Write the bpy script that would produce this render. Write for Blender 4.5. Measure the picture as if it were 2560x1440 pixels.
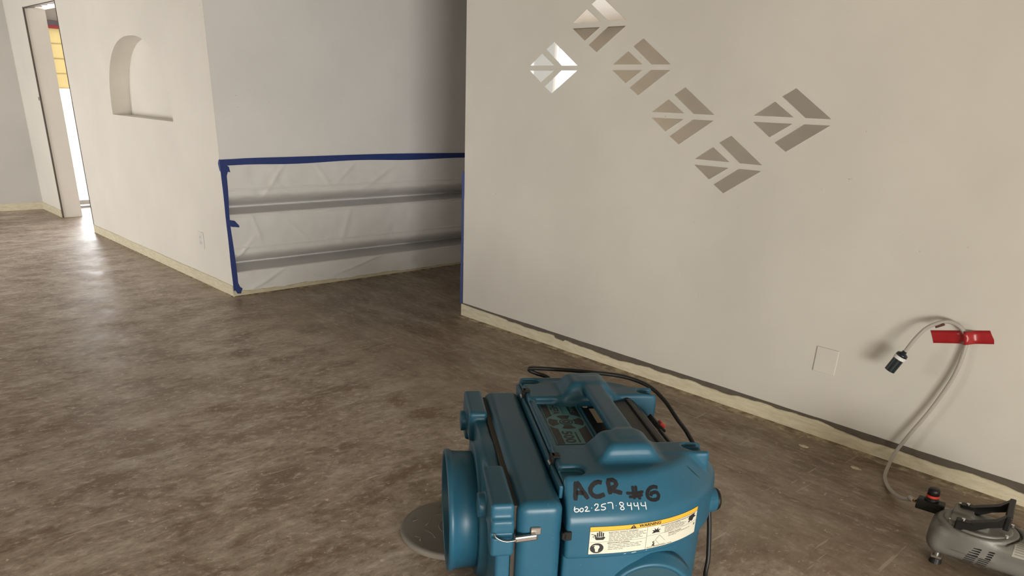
import bpy, bmesh, math, random
import numpy as np
from mathutils import Vector, Matrix
from mathutils.bvhtree import BVHTree

random.seed(7); rng = np.random.default_rng(7)
S = bpy.context.scene
C = S.collection
for o in list(bpy.data.objects): bpy.data.objects.remove(o)

# ------------------------------------------------------------------ camera
YAW, PIT, ROL = math.radians(136.076), math.radians(-23.026), math.radians(2.290)
FPX, CX, CY, CAMH = 1865.3, 1271.26, 1043.04, 1.40
cam = bpy.data.cameras.new('camera'); camo = bpy.data.objects.new('camera', cam); C.objects.link(camo)
cam.sensor_fit = 'HORIZONTAL'; cam.sensor_width = 36; cam.lens = FPX/2560*36
cam.shift_x = (1280-CX)/2560; cam.shift_y = (CY-720)/2560
cam.clip_start = 0.02; cam.clip_end = 200
fw = Vector((math.cos(YAW)*math.cos(PIT), math.sin(YAW)*math.cos(PIT), math.sin(PIT)))
rt = Vector((math.sin(YAW), -math.cos(YAW), 0)); up = rt.cross(fw)
r2 = math.cos(ROL)*rt+math.sin(ROL)*up; u2 = -math.sin(ROL)*rt+math.cos(ROL)*up
camo.matrix_world = Matrix(((r2.x,u2.x,-fw.x,0),(r2.y,u2.y,-fw.y,0),(r2.z,u2.z,-fw.z,CAMH),(0,0,0,1)))
S.camera = camo
# ------------------------------------------------------------------ view, world, daylight
S.view_settings.view_transform = 'Standard'; S.view_settings.look = 'None'
S.view_settings.exposure = 0.0; S.view_settings.gamma = 1.0; S.view_settings.use_curve_mapping = False
W = bpy.data.worlds.new('sky'); S.world = W; W.use_nodes = True
W.node_tree.nodes['Background'].inputs[0].default_value = (0.82, 0.91, 1.0, 1)
W.node_tree.nodes['Background'].inputs[1].default_value = 7.0

def window_light(name, loc, rot, sx, sy, power, col):
    l = bpy.data.lights.new(name, 'AREA'); l.shape = 'RECTANGLE'; l.size = sx; l.size_y = sy
    l.energy = power; l.color = col
    o = bpy.data.objects.new(name, l); C.objects.link(o); o.location = loc; o.rotation_euler = rot
    return o
R90 = math.pi/2
# daylight entering through the room's glazed openings (behind and to the right of the photographer, and the far left room), plus one added lamp
window_light('daylight_patio_door', (3.62, -1.0, .66), (0, R90, 0), 1.15, 2.5, 300, (1.0, 0.945, 0.85))
window_light('daylight_front_window', (-8.05, -2.92, .72), (R90, 0, 0), 1.6, 1.25, 124, (1.0, 0.955, 0.91))
window_light('daylight_far_room', (-10.36, 3.75, 1.05), (0, -R90, 0), 1.95, 2.3, 110, (1.0, 0.96, 0.96))
window_light('arrow_reflection_lamp', (-9.2, -2.93, 1.88), (R90, 0, 0), 1.15, .86, 2.0, (1.0, 0.96, 0.88))  # lamp added to brighten what the leftmost arrow sticker mirrors

# ------------------------------------------------------------------ material helpers
class NT:
    def __init__(s, name):
        s.m = bpy.data.materials.new(name); s.m.use_nodes = True; s.t = s.m.node_tree
        s.b = s.t.nodes['Principled BSDF']
    def n(s, typ, **kw):
        x = s.t.nodes.new(typ)
        for k, v in kw.items():
            if k.startswith('i_'):
                key = k[2:]; key = int(key) if key.isdigit() else key.replace('_', ' ')
                x.inputs[key].default_value = v
            else: setattr(x, k, v)
        return x
    def l(s, a, b): s.t.links.new(a, b)
    def coords(s, scale=(1,1,1), rot=(0,0,0), obj=True):
        tc = s.n('ShaderNodeTexCoord'); mp = s.n('ShaderNodeMapping')
        mp.inputs['Scale'].default_value = scale; mp.inputs['Rotation'].default_value = rot
        s.l(tc.outputs['Object'], mp.inputs['Vector']); return mp.outputs[0]
    def noise(s, vec, scale, detail=4, rough=.55, dist=0):
        x = s.n('ShaderNodeTexNoise'); x.inputs['Scale'].default_value = scale; x.inputs['Detail'].default_value = detail
        x.inputs['Roughness'].default_value = rough; x.inputs['Distortion'].default_value = dist
        s.l(vec, x.inputs['Vector']); return x.outputs['Fac']
    def ramp(s, fac, stops, interp='LINEAR'):
        x = s.n('ShaderNodeValToRGB'); x.color_ramp.interpolation = interp
        e = x.color_ramp.elements
        while len(e) < len(stops): e.new(0.5)
        for q, (p, c) in zip(e, stops):
            q.position = p; q.color = (c, c, c, 1) if not hasattr(c, '__len__') else tuple(c)+(1,)
        s.l(fac, x.inputs[0]); return x.outputs[0]
    def mix(s, fac, a, b, mode='MIX'):
        x = s.n('ShaderNodeMix', data_type='RGBA', blend_type=mode)
        for sock, v in ((x.inputs[0], fac), (x.inputs[6], a), (x.inputs[7], b)):
            if hasattr(v, 'is_linked'): s.l(v, sock)
            elif hasattr(v, '__len__'): sock.default_value = tuple(v)+(1,)
            else: sock.default_value = v
        return x.outputs[2]
    def bump(s, h, strength=.2, dist=.002):
        x = s.n('ShaderNodeBump'); x.inputs['Strength'].default_value = strength; x.inputs['Distance'].default_value = dist
        s.l(h, x.inputs['Height']); s.l(x.outputs[0], s.b.inputs['Normal'])
    def col(s, c):
        if hasattr(c, 'is_linked'): s.l(c, s.b.inputs['Base Color'])
        else: s.b.inputs['Base Color'].default_value = tuple(c)+(1,)
    def rough(s, r):
        if hasattr(r, 'is_linked'): s.l(r, s.b.inputs['Roughness'])
        else: s.b.inputs['Roughness'].default_value = r
    def set(s, **kw):
        for k, v in kw.items(): s.b.inputs[k.replace('_', ' ')].default_value = v

def wall_mat(name, base, mott=.05, specks=True):
    t = NT(name); v = t.coords()
    n1 = t.noise(v, 1.3, 4); n2 = t.noise(v, 90, 3)
    d = tuple(x*(1-mott) for x in base); u = tuple(min(1, x*(1+mott)) for x in base)
    c = t.mix(t.ramp(n1, [(.35, 0.), (.65, 1.)]), d, u)
    if specks:
        vs = t.coords((1, 1, 1.6)); sp = t.noise(vs, 26, 2, .7)
        m = t.ramp(sp, [(.735, 0.), (.76, .55)])
        sm = t.ramp(t.noise(v, 2.2, 2), [(.52, 0.), (.62, 1.)])
        mm = t.n('ShaderNodeMath', operation='MULTIPLY'); t.l(m, mm.inputs[0]); t.l(sm, mm.inputs[1])
        c = t.mix(mm.outputs[0], c, tuple(x*.45 for x in base))
    t.col(c); t.rough(.55); t.set(Specular_IOR_Level=.35)
    t.bump(n2, .10, .0015)
    return t.m
def plain(name, c, rough=.5, metal=0, grain=0, scale=40, bump=0, **kw):
    t = NT(name); v = t.coords(); n = t.noise(v, scale, 4)
    if grain: t.col(t.mix(n, tuple(x*(1-grain) for x in c), tuple(min(1, x*(1+grain)) for x in c)))
    else: t.col(c)
    t.rough(rough); t.set(Metallic=metal, **kw)
    if bump: t.bump(n, bump, .001)
    return t.m

M = {}
M['wall'] = wall_mat('wall_paint_warm_white', (.645, .62, .56))
M['wall_shaded'] = wall_mat('wall_paint_shaded', (.52, .505, .475), .04)  # darker paint copy: shade on the far-left wall put into its colour
M['wall_left'] = wall_mat('wall_paint_left', (.74, .705, .64), .04)
M['wall_cool'] = wall_mat('wall_paint_cool', (.80, .79, .775), .04)
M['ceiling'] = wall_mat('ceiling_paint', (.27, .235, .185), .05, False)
M['cream'] = None
t = NT('cream_baseboard'); v = t.coords((1, 1, 5))
n = t.noise(v, 14, 5); n2 = t.noise(v, 55, 3)
c = t.mix(t.ramp(n, [(.3, 0.), (.7, 1.)]), (.56, .50, .345), (.70, .65, .49))
c = t.mix(t.ramp(n2, [(.66, 0.), (.74, .8)]), c, (.33, .27, .17))
t.col(c); t.rough(.6); t.bump(n2, .3, .002); M['cream'] = t.m
M['old_paint'] = plain('old_brown_paint', (.105, .088, .068), .7, grain=.3, scale=30)
t = NT('floor_residue'); v = t.coords(); n = t.noise(v, 18, 5, .65)
t.col(t.mix(t.ramp(n, [(.4, 0.), (.62, 1.)]), (.18, .14, .095), (.46, .39, .265))); t.rough(.8); t.bump(n, .5, .003); M['residue'] = t.m

# scraped brown floor: old adhesive with trowel streaks, grey smears, scratches and pale chips
t = NT('scraped_floor')
v = t.coords(); vy = t.coords((1, .55, 1), (0, 0, math.radians(-14))); vx = t.coords((.42, 1, 1), (0, 0, math.radians(3)))
big = t.noise(v, .8, 4, .6); mid = t.noise(v, 3.2, 6, .65, .6)
sy = t.noise(vy, 5.5, 10, .74, .25); sx = t.noise(vx, 5.5, 10, .74, .25)
sep = t.n('ShaderNodeSeparateXYZ'); t.l(v, sep.inputs[0])
mr = t.n('ShaderNodeMapRange'); mr.inputs[1].default_value = 1.9; mr.inputs[2].default_value = 2.8
t.l(sep.outputs[1], mr.inputs[0])
def blend(a, b):
    x = t.n('ShaderNodeMix', data_type='FLOAT'); t.l(mr.outputs[0], x.inputs[0]); t.l(a, x.inputs[2]); t.l(b, x.inputs[3]); return x.outputs[0]
st = blend(sy, sx)
c = t.mix(t.ramp(mid, [(.34, 0.), (.66, 1.)]), (.175, .122, .080), (.280, .225, .172))
c = t.mix(t.ramp(big, [(.38, 0.), (.66, .7)]), c, (.27, .228, .18))
c = t.mix(t.ramp(st, [(.50, 0.), (.62, .8)]), c, (.39, .345, .285))
c = t.mix(t.ramp(st, [(.40, .85), (.48, 0.)]), c, (.14, .093, .058))
fy = t.noise(vy, 34, 7, .76, .3); fx = t.noise(vx, 34, 7, .76, .3)
fs_ = blend(fy, fx)
c = t.mix(t.ramp(fs_, [(.53, 0.), (.63, .62)]), c, (.47, .42, .35))
c = t.mix(t.ramp(fs_, [(.37, .55), (.46, 0.)]), c, (.12, .084, .056))
w1 = t.coords((1, .07, 1), (0, 0, math.radians(-38))); w2 = t.coords((1, .07, 1), (0, 0, math.radians(-8))); w3 = t.coords((1, .07, 1), (0, 0, math.radians(24)))
for wv, sc_ in ((w1, 34), (w2, 28)):
    sc = t.noise(wv, sc_, 3, .5, .15); c = t.mix(t.ramp(sc, [(.69, 0.), (.715, .5)]), c, (.50, .45, .38))
ch = t.noise(v, 30, 3, .6)
c = t.mix(t.ramp(ch, [(.675, 0.), (.70, .8)]), c, (.52, .47, .39))
c = t.mix(1., c, (1.62, 1.63, 1.64), 'MULTIPLY')
c = t.mix(mr.outputs[0], c, t.mix(1., c, (.54, .49, .43), 'MULTIPLY'))   # brown glue along the arrow wall, plus light falloff put into the colour
t.col(c)
t.rough(t.ramp(mid, [(.3, .36), (.7, .56)])); t.set(Specular_IOR_Level=.6)
hh = t.mix(.5, fs_, mid); t.bump(hh, .30, .003)
M['floor'] = t.m

t = NT('blue_plastic'); v = t.coords(); n = t.noise(v, 3, 4); f = t.noise(v, 140, 3, .7); sc = t.noise(t.coords((1, .12, .6), (0, 0, .6)), 120, 3, .6)
c = t.mix(t.ramp(n, [(.35, 0.), (.65, 1.)]), (.017, .094, .156), (.023, .114, .186))
c = t.mix(t.ramp(sc, [(.70, 0.), (.78, .35)]), c, (.16, .27, .32))
c = t.mix(t.ramp(f, [(.715, 0.), (.75, .6)]), c, (.30, .38, .42))
t.col(c); t.rough(t.ramp(n, [(.3, .33), (.7, .47)])); t.set(Specular_IOR_Level=.38); t.bump(f, .04, .001); M['blue'] = t.m
M['blue_in'] = plain('blue_plastic_inside', (.015, .07, .10), .6)
M['black'] = plain('black_plastic', (.010, .010, .010), .45, grain=.3, Specular_IOR_Level=.3)
M['panel'] = plain('black_control_panel', (.012, .012, .011), .42, grain=.5, scale=120, Specular_IOR_Level=.35)
M['rubber'] = plain('black_rubber_cord', (.010, .010, .010), .5)
M['seal'] = plain('foam_seal', (.045, .038, .028), .8, grain=.3)
M['chrome'] = plain('latch_steel', (.50, .46, .43), .28, 1)
M['red'] = plain('red_button', (.55, .045, .03), .35)
M['st_black'] = plain('sticker_black', (.010, .009, .008), .42, grain=.3, scale=60, Specular_IOR_Level=.3)
M['st_teal'] = plain('sticker_teal', (.045, .20, .235), .4)
M['st_beige'] = plain('sticker_beige', (.50, .44, .32), .5)
M['lab_white'] = plain('label_cream', (.69, .67, .56), .45, grain=.04, scale=20)
M['lab_yellow'] = plain('label_yellow', (.80, .44, .045), .42)
M['lab_ink'] = plain('label_ink', (.018, .018, .02), .5)
M['lab_text'] = plain('label_small_print', (.20, .195, .18), .6)
M['marker'] = plain('black_marker', (.006, .007, .010), .45, grain=.4, scale=90)
M['paintpen'] = plain('white_paint_pen', (.70, .74, .76), .5)
M['grey_cap'] = plain('grey_rubber', (.215, .198, .172), .62, grain=.08, scale=30, bump=.1)
M['pump'] = plain('pump_grey_enamel', (.165, .163, .148), .42, grain=.12, scale=14)
M['pump_dark'] = plain('pump_slot_dark', (.006, .006, .006), .7)
M['steel'] = plain('screw_steel', (.62, .62, .60), .3, 1)
M['brass'] = plain('brass_barb', (.48, .33, .12), .3, 1)
M['pump_label'] = plain('pump_label_paper', (.36, .335, .295), .6)
t = NT('clear_vinyl_tube'); t.col((.50, .465, .42)); t.rough(.25); t.set(Transmission_Weight=.25, IOR=1.3); M['tube'] = t.m
M['red_tape'] = plain('red_tape', (.36, .018, .022), .33, grain=.12, scale=25)
M['blue_tape'] = plain('blue_painters_tape', (.022, .045, .20), .6, grain=.15, scale=30)
M['cassette'] = plain('cassette_dark', (.010, .018, .022), .3)
M['white_plastic'] = plain('white_plastic', (.72, .70, .66), .35)
M['band'] = plain('cassette_white_band', (.70, .70, .68), .4)
M['clamp'] = plain('clamp_brown', (.12, .055, .045), .35)
t = NT('plastic_sheeting'); v = t.coords(); n = t.noise(v, 5, 4); n2 = t.noise(v, 40, 3)
t.col(t.mix(n, (.74, .735, .72), (.84, .83, .81))); t.rough(.28); t.set(Specular_IOR_Level=.55); t.bump(n2, .06, .002); M['sheet'] = t.m
t = NT('mirror_acrylic'); t.col((.86, .85, .82)); t.rough(.02); t.set(Metallic=1.0); M['mirror'] = t.m
t = NT('window_glass'); gl = t.n('ShaderNodeBsdfGlossy'); gl.inputs['Roughness'].default_value = .02
tr = t.n('ShaderNodeBsdfTransparent'); fr = t.n('ShaderNodeFresnel'); fr.inputs[0].default_value = 1.45
mx = t.n('ShaderNodeMixShader'); t.l(fr.outputs[0], mx.inputs[0]); t.l(tr.outputs[0], mx.inputs[1]); t.l(gl.outputs[0], mx.inputs[2])
t.l(mx.outputs[0], t.t.nodes['Material Output'].inputs[0]); M['glass'] = t.m
M['frame'] = plain('window_frame_white', (.70, .69, .66), .45)
M['concrete'] = plain('patio_concrete', (.50, .50, .50), .8, grain=.1, scale=8)
M['blockwall'] = plain('garden_wall', (.62, .54, .42), .8, grain=.1, scale=6)
t = NT('cream_blind'); t.col((.90, .86, .72)); t.rough(.7); tl = t.n('ShaderNodeBsdfTranslucent'); tl.inputs[0].default_value = (.74, .62, .37, 1)
mx = t.n('ShaderNodeMixShader'); mx.inputs[0].default_value = .8; t.l(t.b.outputs[0], mx.inputs[1]); t.l(tl.outputs[0], mx.inputs[2])
t.l(mx.outputs[0], t.t.nodes['Material Output'].inputs[0]); M['blind'] = t.m
M['blind_rail'] = plain('blind_headrail', (.14, .13, .16), .5)
M['red_trim'] = plain('red_blind_edge', (.45, .08, .09), .6)

# ------------------------------------------------------------------ geometry helpers
def link(name, me, mat, parent=None, smooth=False):
    if mat is not None:
        me.materials.clear(); me.materials.append(mat)
    if smooth:
        for p in me.polygons: p.use_smooth = True
    o = bpy.data.objects.new(name, me); C.objects.link(o)
    if parent is not None: o.parent = parent
    return o
def pyd(name, verts, faces, mat, parent=None, smooth=False):
    me = bpy.data.meshes.new(name); me.from_pydata([tuple(map(float, v)) for v in verts], [], [tuple(map(int, f)) for f in faces]); me.update()
    return link(name, me, mat, parent, smooth)
def bmo(name, bm, mat, parent=None, smooth=False):
    bmesh.ops.recalc_face_normals(bm, faces=bm.faces)
    me = bpy.data.meshes.new(name); bm.to_mesh(me); bm.free(); return link(name, me, mat, parent, smooth)
def box(bm, lo, hi, bev=0, seg=2, mat=None):
    lo = Vector(lo); hi = Vector(hi)
    r = bmesh.ops.create_cube(bm, size=1); vs = r['verts']
    for v in vs: v.co = Vector([(lo[i]+hi[i])/2+v.co[i]*(hi[i]-lo[i]) for i in range(3)])
    if bev:
        es = list({e for v in vs for e in v.link_edges})
        q = bmesh.ops.bevel(bm, geom=es, offset=bev, segments=seg, profile=.5, affect='EDGES'); vs = list({v for f in q['faces'] for v in f.verts} | {v for v in vs if v.is_valid})
    if mat is not None:
        for v in vs: v.co = mat @ v.co
    return vs
def cyl(bm, p0, p1, r0, r1=None, seg=24, cap=True):
    p0 = Vector(p0); p1 = Vector(p1); r1 = r0 if r1 is None else r1
    d = (p1-p0); q = d.to_track_quat('Z', 'Y').to_matrix().to_4x4()
    r = bmesh.ops.create_cone(bm, cap_ends=cap, segments=seg, radius1=r0, radius2=r1, depth=d.length)
    T = Matrix.Translation((p0+p1)/2) @ q
    for v in r['verts']: v.co = T @ v.co
    return r['verts']
def lathe(bm, prof, T=None, seg=48):
    """prof: list of (radius, z); closed if first==last"""
    rings = []
    for rr, z in prof:
        rings.append([bm.verts.new((rr*math.cos(2*math.pi*k/seg), rr*math.sin(2*math.pi*k/seg), z)) for k in range(seg)])
    for a, b in zip(rings[:-1], rings[1:]):
        for k in range(seg): bm.faces.new((a[k], a[(k+1) % seg], b[(k+1) % seg], b[k]))
    if prof[0] == prof[-1]:
        bmesh.ops.remove_doubles(bm, verts=rings[0]+rings[-1], dist=1e-7)
    else:
        for ring in (rings[0], rings[-1]):
            if prof[0 if ring is rings[0] else -1][0] > 1e-6:
                try: bm.faces.new(ring)
                except ValueError: pass
    if T is not None:
        for ring in rings:
            for v in ring:
                if v.is_valid: v.co = T @ v.co
def catmull(pts, n=10):
    P = [Vector(p) for p in pts]; P = [P[0]*2-P[1]]+P+[P[-1]*2-P[-2]]; out = []
    for i in range(1, len(P)-2):
        for k in range(n):
            t_ = k/n; a, b, c, d = P[i-1:i+3]
            out.append(.5*((2*b)+(c-a)*t_+(2*a-5*b+4*c-d)*t_*t_+(3*b-a-3*c+d)*t_**3))
    out.append(P[-2]); return out
def tube(bm, pts, rad, seg=12, flat=None):
    """sweep a circle along pts (parallel transport)"""
    pts = [Vector(p) for p in pts]; rings = []
    tg = [(pts[min(i+1, len(pts)-1)]-pts[max(i-1, 0)]).normalized() for i in range(len(pts))]
    nrm = tg[0].orthogonal().normalized()
    for i, p in enumerate(pts):
        nrm = (nrm-tg[i]*nrm.dot(tg[i])).normalized(); bi = tg[i].cross(nrm)
        rr = rad(i/(len(pts)-1)) if callable(rad) else rad
        rings.append([bm.verts.new(p+nrm*rr*math.cos(2*math.pi*k/seg)+bi*rr*math.sin(2*math.pi*k/seg)) for k in range(seg)])
    for a, b in zip(rings[:-1], rings[1:]):
        for k in range(seg): bm.faces.new((a[k], a[(k+1) % seg], b[(k+1) % seg], b[k]))
    bm.faces.new(rings[0]); bm.faces.new(rings[-1])
def prism(bm, poly, T):
    """poly: list of (x,y); extruded z 0..1 then transformed by T (function of (x,y,z))"""
    b = [bm.verts.new(T(x, y, 0)) for x, y in poly]; t_ = [bm.verts.new(T(x, y, 1)) for x, y in poly]
    bm.faces.new(b); bm.faces.new(t_); n = len(poly)
    for k in range(n): bm.faces.new((b[k], b[(k+1) % n], t_[(k+1) % n], t_[k]))
def thing(name, label, cat, loc=(0, 0, 0), rz=0, group=None):
    o = bpy.data.objects.new(name, None); C.objects.link(o); o.location = loc; o.rotation_euler = (0, 0, rz)
    o.empty_display_size = .1; o['label'] = label; o['category'] = cat
    if group: o['group'] = group
    return o
def tag(o, label, cat, group=None):
    o['label'] = label; o['category'] = cat
    if group: o['group'] = group
    return o
def struct(o, label=None):
    o['kind'] = 'structure'
    if label: o['label'] = label
    return o
def mesh_box(name, lo, hi, mat, parent=None, bev=0):
    bm = bmesh.new(); box(bm, lo, hi, bev); return bmo(name, bm, mat, parent)

# ---- signed distance modelling: moulded plastic and castings with soft fillets
def rbox(p, lo, hi, r):
    x, y, z = p
    q = [np.abs(v-(a+b)/2)-((b-a)/2-r) for v, a, b in zip((x, y, z), lo, hi)]
    return np.sqrt(sum(np.maximum(v, 0)**2 for v in q))+np.minimum(np.maximum(np.maximum(q[0], q[1]), q[2]), 0)-r
def smin(a, b, k):
    h = np.clip(.5+.5*(b-a)/k, 0, 1); return b*(1-h)+a*h-k*h*(1-h)
def smax(a, b, k): return -smin(-a, -b, k)
def cylx(p, c, r, x0, x1):
    x, y, z = p; d = np.sqrt((y-c[0])**2+(z-c[1])**2)-r
    return np.maximum(d, np.maximum(x0-x, x-x1))
def surf_net(fn, lo, hi, h):
    n = [int(math.ceil((b-a)/h))+1 for a, b in zip(lo, hi)]
    ax = [np.float32(a)+np.arange(k, dtype=np.float32)*np.float32(h) for a, k in zip(lo, n)]
    X, Y, Z = np.meshgrid(*ax, indexing='ij', sparse=True)
    V = np.broadcast_to(fn((X, Y, Z)), n).astype(np.float32)
    ins = V < 0
    sh = [k-1 for k in n]
    acc = np.zeros(sh+[3], np.float32); cnt = np.zeros(sh, np.float32)
    corners = [(i, j, k) for i in (0, 1) for j in (0, 1) for k in (0, 1)]
    sl = lambda c: tuple(slice(c[i], c[i]+sh[i]) for i in range(3))
    for c0 in corners:
        for a in range(3):
            if c0[a]: continue
            c1 = list(c0); c1[a] = 1
            v0 = V[sl(c0)]; v1 = V[sl(c1)]; m = (v0 < 0) != (v1 < 0)
            idx = np.nonzero(m)
            tt = v0[idx]/(v0[idx]-v1[idx])
            pos = np.tile(np.array(c0, np.float32), (len(tt), 1)); pos[:, a] = tt
            acc[idx] += pos; cnt[idx] += 1
    cells = np.nonzero(cnt > 0); ids = -np.ones(sh, np.int64); ids[cells] = np.arange(len(cells[0]))
    verts = np.stack(cells, 1)+acc[cells]/cnt[cells][:, None]
    verts = verts*h+np.array(lo)
    faces = []
    for a in range(3):
        b, c = (a+1) % 3, (a+2) % 3
        s0 = [slice(None)]*3; s1 = [slice(None)]*3
        s0[a] = slice(0, n[a]-1); s1[a] = slice(1, n[a])
        i0 = ins[tuple(s0)]; i1 = ins[tuple(s1)]; m = i0 != i1
        e = np.stack(np.nonzero(m), 1)
        ok = (e[:, b] > 0) & (e[:, b] < n[b]-1) & (e[:, c] > 0) & (e[:, c] < n[c]-1); e = e[ok]
        flip = ~i0[tuple(e.T)]
        q = []
        for db, dc in ((-1, -1), (0, -1), (0, 0), (-1, 0)):
            w = e.copy(); w[:, b] += db; w[:, c] += dc; q.append(ids[tuple(w.T)])
        q = np.stack(q, 1); q[flip] = q[flip][:, ::-1]; faces.append(q)
    return verts, np.concatenate(faces)
def fast_mesh(name, v, f, mat, parent=None, smooth=True):
    used = np.unique(f); remap = -np.ones(len(v), np.int64); remap[used] = np.arange(len(used))
    return pyd(name, v[used], remap[f], mat, parent, smooth)

# ------------------------------------------------------------------ room shell
YA, XA, XP, YB, XC = 3.273, -3.905, -5.274, 2.24, -10.455
ZC = 2.44; XR, YO = 3.7, -3.0; YFAR = 6.2
struct(mesh_box('floor', (XC-.3, YO-.3, -.1), (XR+.3, YFAR+.2, 0), M['floor']), 'brown scraped floor with adhesive residue and pale streaks')
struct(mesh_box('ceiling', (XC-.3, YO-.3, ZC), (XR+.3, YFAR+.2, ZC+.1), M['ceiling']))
bm = bmesh.new(); box(bm, (XA, YA, 0), (XR, YA+.16, ZC), .004, 1)
wall_a = struct(bmo('wall_right', bm, M['wall']), 'long warm white wall with mirrored arrow stickers')
# hallway: right side beyond the wall end, and end wall
struct(mesh_box('wall_hall_side', (XA+.02, YA+.16, 0), (XA+.16, YFAR, ZC), M['wall_cool']))
struct(mesh_box('wall_hall_end', (XC, YFAR, 0), (XR, YFAR+.15, ZC), M['wall_cool']))
# hallway left wall (panel wall)
bm = bmesh.new(); box(bm, (XP-.33, YB+.0022, .93), (XP, YFAR, ZC)); box(bm, (XP-.33, YB+.0022, 0), (XP-.29, YFAR, .93)); box(bm, (XP-.33, YB+.0022, 0), (XP, YB+.012, .93))
struct(bmo('wall_hall_panel', bm, M['wall_cool']), 'cool grey hallway wall above the plastic sheeting')
# left wall with arched niche
XD1, XD0, DH = -8.51, -9.667, 2.08
def arch(n=40):
    x0, x1, z0 = -7.372, -6.022, 1.160; xc = (x0+x1)/2; a = (x1-x0)/2; zs = 1.16; b = .588
    pts = [(x0, z0)]
    for k in range(n+1):
        th = math.pi-math.pi*k/n
        cx, sz = math.cos(th), math.sin(th)
        pts.append((xc+a*math.copysign(abs(cx)**.86, cx), zs+b*max(sz, 0)**.86))
    return [pts[i] for i in range(len(pts)) if i == 0 or (abs(pts[i][0]-pts[i-1][0])+abs(pts[i][1]-pts[i-1][1])) > 1e-5]
ap = arch()
bm = bmesh.new()
outer = [bm.verts.new((x, YB, z)) for x, z in ((XD1, 0), (XP-.0005, 0), (XP-.0005, ZC), (XD1, ZC))]
inner = [bm.verts.new((x, YB, z)) for x, z in ap]
es = [bm.edges.new((l[i], l[(i+1) % len(l)])) for l in (outer, inner) for i in range(len(l))]
bmesh.ops.triangle_fill(bm, use_beauty=True, use_dissolve=False, edges=es)
back = [bm.verts.new((v.co.x, YB+.155, v.co.z)) for v in inner]
for i in range(len(inner)):
    j = (i+1) % len(inner); bm.faces.new((inner[i], inner[j], back[j], back[i]))
bm.faces.new(back)
xr = XP-.36
m1 = [bm.verts.new((XP-.0005, YB+.002, z)) for z in (0, ZC)]; m2 = [bm.verts.new((xr, YB+.002, z)) for z in (0, ZC)]; m3 = [bm.verts.new((xr, YB+.20, z)) for z in (0, ZC)]
m4 = [bm.verts.new((XD1, YB+.20, z)) for z in (0, ZC)]
loop = [(outer[1], outer[2])]+[tuple(q) for q in (m1, m2, m3, m4)]+[(outer[0], outer[3])]
for a_, b_ in zip(loop[:-1], loop[1:]): bm.faces.new((a_[0], b_[0], b_[1], a_[1]))
for k in (0, 1): bm.faces.new([q[k] for q in loop])
struct(bmo('wall_left', bm, M['wall_left']), 'off-white wall with a shallow arched niche')
# left of the doorway, and above it
bm = bmesh.new(); box(bm, (XC, YB, 0), (XD0, YB+.20, ZC)); box(bm, (XD0, YB, DH), (XD1, YB+.20, ZC))
struct(bmo('wall_doorway', bm, M['wall_left']))
# far-left wall: continues into the bright far room, where it holds a glazed door
GY0, GY1, GZ0, GZ1 = 2.52, 4.9, .02, 2.02
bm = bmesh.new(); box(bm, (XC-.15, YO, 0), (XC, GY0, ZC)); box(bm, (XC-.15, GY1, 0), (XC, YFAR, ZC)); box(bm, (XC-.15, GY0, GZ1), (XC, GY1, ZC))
struct(bmo('wall_far_left', bm, M['wall_shaded']))
# opposite wall with a front window, right-hand wall with a patio door (both behind the photographer)
WX0, WX1, WZ0, WZ1 = -8.9, -7.2, .06, 1.40
bm = bmesh.new()
box(bm, (XC, YO-.15, 0), (-9.78, YO, ZC)); box(bm, (-9.78, YO-.15, 0), (WX0, YO, 1.44)); box(bm, (-9.78, YO-.15, 2.32), (WX0, YO, ZC)); box(bm, (WX1, YO-.15, 0), (XR, YO, ZC)); box(bm, (WX0, YO-.15, 0), (WX1, YO, WZ0)); box(bm, (-8.62, YO-.15, WZ1), (WX1, YO, ZC)); box(bm, (WX0, YO-.15, WZ1), (-8.62, YO, 1.44)); box(bm, (WX0, YO-.15, 2.32), (-8.62, YO, ZC))
struct(bmo('wall_opposite', bm, M['wall']))
PY0, PY1, PZ1 = -2.3, .3, 2.08
bm = bmesh.new(); box(bm, (XR, YO-.15, 0), (XR+.15, PY0, ZC)); box(bm, (XR, PY1, 0), (XR+.15, YFAR, ZC)); box(bm, (XR, PY0, PZ1), (XR+.15, PY1, ZC))
struct(bmo('wall_patio', bm, M['wall']))
def glazing(name, axis, pos, u0, u1, z0, z1, n):
    """frame + panes of a glazed opening; axis 'x': plane x=pos, u=y ; axis 'y': plane y=pos, u=x"""
    P = (lambda u, d, z: (pos+d, u, z)) if axis == 'x' else (lambda u, d, z: (u, pos+d, z))
    root = bpy.data.objects.new(name, None); C.objects.link(root); root['kind'] = 'structure'
    w = .05
    def fr(a0, a1, b0, b1, nm='window_frame'):
        bm = bmesh.new(); lo = P(a0, -.03, b0); hi = P(a1, .03, b1)
        box(bm, [min(p, q) for p, q in zip(lo, hi)], [max(p, q) for p, q in zip(lo, hi)], .004, 1); bmo(nm, bm, M['frame'], root)
    fr(u0, u0+w, z0, z1); fr(u1-w, u1, z0, z1); fr(u0+w, u1-w, z0, z0+w); fr(u0+w, u1-w, z1-w, z1)
    for k in range(n):
        a0 = u0+w+(u1-u0-2*w)*k/n; a1 = u0+w+(u1-u0-2*w)*(k+1)/n
        if k: fr(a0-.025, a0+.025, z0+w, z1-w, 'mullion')
        bm = bmesh.new(); lo = P(a0, -.003, z0+w); hi = P(a1, .003, z1-w)
        box(bm, [min(p, q) for p, q in zip(lo, hi)], [max(p, q) for p, q in zip(lo, hi)]); bmo('pane', bm, M['glass'], root)
    return root
glazing('window_1', 'x', XC-.075, GY0, GY1, GZ0, GZ1, 2)
glazing('window_2', 'y', YO-.075, WX0, WX1, WZ0, WZ1, 3)
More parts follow.
